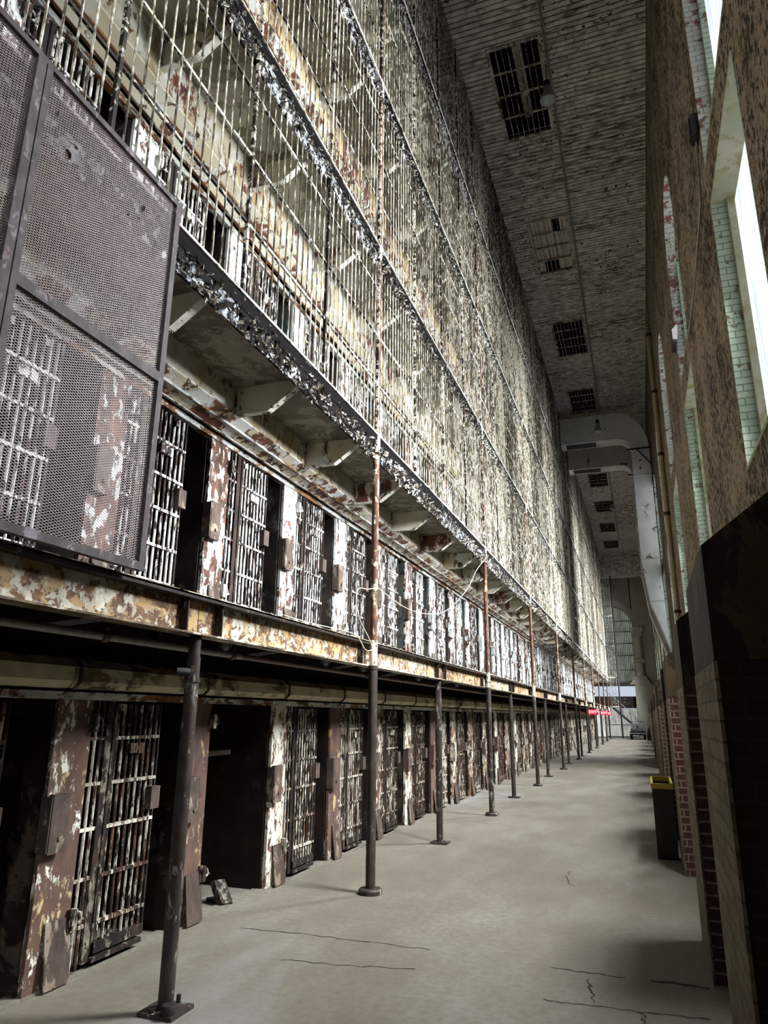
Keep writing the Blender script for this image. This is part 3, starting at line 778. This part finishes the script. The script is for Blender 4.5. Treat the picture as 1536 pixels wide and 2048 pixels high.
# wire cable slung between the two tall columns, and its slack loop
cb = [(-2.565, 6.98, 2.95), (-2.56, 7.9, 2.87), (-2.56, 8.9, 2.92), (-2.56, 9.9, 3.11), (-2.56, 11.2, 3.62), (-2.56, 12.0, 4.1), (-2.57, 12.95, 4.52)]
def smooth(pts, n=8):
    out = []
    P_ = [Vector(p) for p in pts]
    for i in range(len(P_)-1):
        a, b, c, d = P_[max(i-1, 0)], P_[i], P_[i+1], P_[min(i+2, len(P_)-1)]
        for k in range(n):
            t = k/n
            out.append(.5*((2*b)+(c-a)*t+(2*a-5*b+4*c-d)*t*t+(3*b-a-3*c+d)*t**3))
    return out+[P_[-1]]
tag(MB().tube(smooth(cb), .0045, 6).build('wire_cable', M['cable'], smooth=True), 'cream cable sagging between two tall columns past the second-tier cells', 'cable')
tag(MB().tube(smooth([(-2.575, 7.0, 2.95), (-2.63, 6.9, 2.92), (-2.62, 6.55, 2.85), (-2.62, 6.6, 2.6), (-2.6, 6.85, 2.4), (-2.58, 6.9, 2.3), (-2.6, 6.75, 2.28), (-2.62, 6.55, 2.4), (-2.66, 6.2, 2.42), (-2.67, 5.6, 2.41), (-2.66, 5.0, 2.41)]), .0045, 6).build('wire_cable', M['cable'], smooth=True), 'slack loop of cream cable beside the first tall column, trailing on the girder', 'cable')

# ------------------------------------------------------------------ mesh screen
XS = -2.562
sc = thing('mesh_screen', 'tall framed expanded-metal screen standing on the girder, rusty purple-grey', 'screen', (XS, 0, 0))
ya, ym, yb, zb, zm, zt = .95, 2.05, 3.157, 2.40, 3.56, 4.80
fr = MB().box(-.02, .02, yb-.025, yb+.02, zb, zt).box(-.02, .02, ya, yb-.025, zt-.035, zt).box(-.02, .02, ya, yb-.025, zb, zb+.045)
frm = fr.build('frame', M['screenf'], sc)
MB().box(-.022, .022, ym-.055, ym-.004, zb+.045, zt-.035).box(-.022, .022, ym+.004, ym+.04, zb+.045, zt-.035).build('mullion', M['screenf'], sc)
MB().box(-.021, .021, ya, ym-.055, zm-.03, zm+.03).box(-.021, .021, ym+.04, yb-.025, zm-.03, zm+.03).build('mid_rail', M['screenf'], sc)
def mesh_panel(y0, y1, z0, z1):
    m = MB(); dz = .0145; sl = .0145/.034; w, th = .0019, .0014
    for sgn in (1, -1):
        c = z0-(y1-y0)*sl*1.01 if sgn == 1 else z0
        c1 = z1 if sgn == 1 else z1+(y1-y0)*sl*1.01
        while c < c1:
            # z = c + sgn*sl*(y-y0), clipped to the panel
            pa, pb = y0, y1
            f = lambda yy: c+sgn*sl*(yy-y0)
            for lim in (z0, z1):
                yl = y0+(lim-c)/(sgn*sl)
                if pa < yl < pb:
                    inside_a = z0 <= f(pa) <= z1
                    if inside_a and not (z0 <= f(pb) <= z1): pb = yl
                    elif not inside_a: pa = yl
            if z0-1e-6 <= f((pa+pb)/2) <= z1+1e-6 and pb-pa > .003:
                m.bar((0, pa, f(pa)), (0, pb, f(pb)), w, th*2, (1, 0, 0))
            c += dz
    return m
for a, b in ((ya, ym-.055), (ym+.04, yb-.025)):
    for c, d in ((zb+.045, zm-.03), (zm+.03, zt-.035)):
        mesh_panel(a, b, c, d).build('wire_mesh', M['wire'], sc)

# ------------------------------------------------------------------ loose things
tag(MB().prism([(-.0, 0), (.26, .03), (.26, .075), (0, .055)], 'y', -.012, .012).build('pale_board', M['wood']), 'short pale board sticking out across the open dark cell', 'board')
o = bpy.data.objects['pale_board']; o.location = (-4.33, 6.72, 1.215)
t = thing('steel_offcut', 'tilted dark steel block lying on the floor of the open cell', 'offcut', (-3.72, 6.18, 0), rz=-.5)
MB().prism([(-.16, .16), (.0, .0), (.07, .0), (.09, .03), (-.08, .19)], 'y', -.05, .06).build('plate', M['stile'], t)
MB().box(-.2, -.03, -.05, .05, .0, .03).build('wedge', M['black'], t)

b = thing('waste_bin', 'dark wooden bin with yellow rim standing against the brick piers', 'bin', (.005, 9.97, 0))
MB().box(0, .24, 0, .03, 0, .80).box(0, .24, 1.17, 1.2, 0, .80).box(0, .02, .03, 1.17, 0, .80).box(.22, .24, .03, 1.17, 0, .80).box(0, .24, 0, 1.2, 0, .02).build('case', M['binwood'], b)
MB().box(-.01, .25, -.015, .02, .80, .86).box(-.01, .25, 1.18, 1.215, .80, .86).box(-.01, .015, .02, 1.18, .80, .86).box(.225, .25, .02, 1.18, .80, .86).build('rim', M['yellow'], b)
MB().box(.02, .22, .03, 1.17, .70, .76).build('fill', M['ash'], b)

for i, (x, y, z) in enumerate([(-2.25, 35.0, 1.86), (-2.2, 44.0, 1.87), (-2.25, 50.4, 1.87)]):
    t = thing('exit_sign', 'lit red exit sign hanging under the gallery, %s from the near end' % nth(i+1), 'exit sign', (x, y, z), 'red exit signs')
    MB().box(-.19, .19, 0, .06, -.11, .11).build('case', M['exit'], t)
    cu = bpy.data.curves.new('lettering', 'FONT'); cu.body = 'EXIT'; cu.size = .17; cu.align_x = 'CENTER'; cu.align_y = 'CENTER'; cu.extrude = .004
    cu.materials.append(M['exitt']); fo_ = bpy.data.objects.new('letters', cu); C.objects.link(fo_); bpy.context.view_layer.update(); me_ = bpy.data.meshes.new_from_object(fo_.evaluated_get(bpy.context.evaluated_depsgraph_get())); bpy.data.objects.remove(fo_); o = bpy.data.objects.new('lettering', me_); C.objects.link(o); o.parent = t; o.location = (0, -.006, 0); o.rotation_euler = (math.pi/2, 0, 0)
    MB().tube([(0, .03, .12), (0, .03, .25)], .008, 6).tube([(0, .03, .25), (-.45, .03, .25)], .008, 6).build('stem', M['black'], t)

# ceiling lamps and conduits
for i, (x, y) in enumerate([(-.845, 12.45), (-.845, 28.6), (-.845, 45.0)]):
    t = thing('pendant_lamp', ['bell-shaped grey pendant lamp with glass lens below the first open ceiling hatch', 'bell-shaped pendant lamp on a long stem in front of the white duct', 'small distant bell-shaped pendant lamp beyond the white duct'][i], 'pendant lamp', (x, y, ZC-(1.0 if i != 1 else 2.2)), 'ceiling pendant lamps')
    MB().lathe([(.17, 0), (.165, .06), (.13, .16), (.09, .22), (.085, .34), (.05, .36)], 24, cap=False).build('reflector', M['pipe'], t, True)
    MB().lathe([(.0, -.035), (.09, -.03), (.15, -.012), (.168, .005)], 24, cap=False).build('lens', M['lens'], t, True)
    MB().lathe([(.07, .36), (.075, .5), (.03, .54)], 16).build('ballast', M['black'], t, True)
    MB().tube([(0, 0, .54), (0, 0, 1.0 if i != 1 else 2.2)], .014, 8).build('stem', M['grey'], t)
for i, x in enumerate((-.765, -.805)):
    tag(MB().tube([(x, 4, ZC-.06), (x, 58, ZC-.06)], .014, 8).build('conduit_run', M['pipe']), ['long thin conduit along the ceiling, the run farther from the cage', 'long thin conduit along the ceiling, the run beside the hatches'][i], 'conduit', 'ceiling conduits')

# white ducts
def duct(name, label, y0, y1, zt, zb, x0, x1, xl, low, long):
    t = thing(name, label, 'air duct', (0, 0, 0), 'white air ducts')
    h = zt-zb; rr = (x1-x0)
    # horizontal run, bend, drop
    MB().box(xl, x0-.55, y0, y1, zb, zt).build('cross_run', M['duct'], t)
    m = MB(); n = 10; cx, cz = x0-.55, zb-.55
    for j in range(n):
        a0, a1 = math.pi/2*(1-j/n), math.pi/2*(1-(j+1)/n)
        ro = [(.55, h+.55), (.55, x1-x0+.55)]
        def pt(a, outer):
            if not outer: return (cx+.55*math.cos(a), cz+.55*math.sin(a))
            return (cx+(x1-cx)*math.cos(a), cz+(zt-cz)*math.sin(a))
        m.prism([pt(a0, 0), pt(a1, 0), pt(a1, 1), pt(a0, 1)], 'y', y0, y1)
    m.build('elbow', M['duct'], t)
    z = cz; zz = [cz, cz-1.25, cz-2.6, cz-3.6, low]
    for a, b_ in zip(zz, zz[1:]):
        MB().box(x0, x1, y0, y1, b_+.012, a-.012).build('drop_section', M['duct'], t)
        MB().box(x0-.025, x1+.02, y0-.025, y1+.02, b_-.012, b_+.012).build('joint', M['duct'], t)
    MB().box(xl-.02, xl, y0-.02, y1+.02, zb-.02, zt+.02).build('end_flange', M['duct'], t)
    MB().box(xl+.2, xl+1.5, y0+.12, y1-.12, zb-.015, zb-.001).build('grille', M['black'], t)
    MB().prism([(x0, low-.02), (x1, low-.02), (x1+.02, low-1.8), (x0+.2, low-1.8)], 'y', y0, y1).build('taper', M['duct'], t)
    MB().prism([(x0+.2, low-1.82), (x1+.02, low-1.82), (XW-.002, low-long+.3), (XW-.002, low-long)], 'y', y0, y1).build('boot', M['duct'], t)
    MB().box(x0-.2, XW-.002, y0-.06, y0-.03, cz-.04, cz+.02).bar((x0+.2, y0-.045, cz), (XW-.03, y0-.045, cz-.75), .03, .04).build('support', M['black'], t)
    return t
duct('air_duct', 'nearer white sheet-metal duct bending from ceiling height down the window wall', 31.0, 31.8, 14.74, 13.5, .40, 1.14, -2.55, 8.05, 3.7)
duct('air_duct', 'farther white sheet-metal duct behind the nearer one on the window wall', 34.6, 35.4, 14.74, 13.5, .40, 1.14, -2.55, 8.05, 3.7)

dp = thing('downpipe', 'tan cast downpipe with dark couplings on the wall between tall windows', 'downpipe', (1.08, 21.0, 0))
MB().tube([(0, 0, 2.97), (0, 0, 13.3)], .075, 14).build('pipe', M['downpipe'], dp, True)
for z in (4.4, 7.2, 9.0, 11.0, 12.9): MB().tube([(0, 0, z), (0, 0, z+.09)], .09, 14).build('coupling', M['black'], dp, True)
jb = thing('mounted_junction_box', 'dark iron junction box with a conduit dropping along the wall', 'junction box', (XW-.002, 7.72, 7.75))
MB().box(-.08, 0, -.08, .12, .55, .85).box(-.1, -.08, -.05, .09, .58, .82).build('box', M['black'], jb)
MB().tube([(-.03, .05, .55), (-.03, .3, -.1), (-.03, 2.0, -.3), (-.03, 3.5, -.25)], .014, 8).build('conduit', M['pipe'], jb, True)
wb = thing('wall_bracket', 'black iron bracket jutting across a tall window opening', 'bracket', (XW, 13.35, 8.6))
MB().prism([(-.10, .12), (.0, .22), (0, .16), (-.02, -.1), (-.1, -.08)], 'y', -.3, .25).build('arm', M['black'], wb)

# utility cart and covered lump at the far end
ct = thing('utility_cart', 'small dark utility cart parked before the end wall gate', 'cart', (-.62, 59.6, 0))
MB().box(-.55, .55, 0, 2.2, .32, .62).prism([(0, .62), (.75, .62), (.75, .82), (.1, .78)], 'x', -.53, .53).box(-.53, .53, 1.0, 2.2, .62, .78).build('body', M['cart'], ct)
MB().bar((-.5, .72, .8), (-.5, .95, 1.32), .04, .04).bar((.5, .72, .8), (.5, .95, 1.32), .04, .04).box(-.52, .52, .93, .97, 1.29, 1.33).box(-.03, .03, .8, .84, .8, 1.1).build('windshield_frame', M['black'], ct)
MB().box(-.46, -.06, .82, .83, .84, 1.2).box(.06, .46, .82, .83, .84, 1.2).build('windshield', M['chrome'], ct)
MB().box(-.56, .56, -.05, .0, .42, .5).build('bumper', M['chrome'], ct)
for sx in (-.48, .48):
    for yy in (.42, 1.75):
        MB().tube([(sx-.09, yy, .25), (sx+.09, yy, .25)], .25, 16).build('wheel', M['rubber'], ct, True)
    MB().lathe([(.07, -.01), (.07, .02)], 12, (sx*.75, -.03, .68)).build('headlight', M['chrome'], ct)
cv = MB(); cv.lathe([(.42, 0), (.45, .3), (.36, .75), (.22, .98), (.05, 1.02)], 14, (0, 0, 0))
o = cv.build('covered_barrel', M['rubber'], smooth=True, loc=(.45, 58.6, 0)); tag(o, 'black covered barrel beside the utility cart', 'barrel')
o = tag(MB().bar((-2.82, 33.2, .02), (-2.98, 32.2, .9), .05, .16).build('leaning_board', M['wood']), 'pale board leaning against a post far along the cells', 'board')
# end-of-block barred stair cage
se = thing('stair_cage', 'narrow barred stair tower at the far end of the cell block', 'cage', (-2.55, 62.0, 0))
for j in range(7):
    MB().tube([(.12*j, 0, 2.4), (.12*j, 0, 13.0)], .014, 5).build('bar', M['flat'], se)
for z in (2.38, 4.7, 7.2, 9.7, 12.2):
    MB().box(-.05, .8, -.02, .02, z, z+.1).build('rail', M['flat'], se)
MB().tube([(.74, 0, 0), (.74, 0, 13.1)], .06, 8).build('post', M['black'], se)

# ------------------------------------------------------------------ world, colour
W = bpy.data.worlds.new('overcast'); SC.world = W; W.use_nodes = True
W.node_tree.nodes['Background'].inputs[0].default_value = (.75, .85, 1, 1); W.node_tree.nodes['Background'].inputs[1].default_value = .6
vs = SC.view_settings; vs.view_transform = 'Standard'; vs.look = 'None'; vs.gamma = 1; vs.use_curve_mapping = False; vs.exposure = 0.3
SC.cycles.use_adaptive_sampling = True; SC.cycles.adaptive_threshold = .05
SC.cycles.use_denoising = True
SC.cycles.max_bounces = 4; SC.cycles.diffuse_bounces = 3; SC.cycles.glossy_bounces = 2; SC.cycles.transmission_bounces = 3; SC.cycles.sample_clamp_indirect = 8
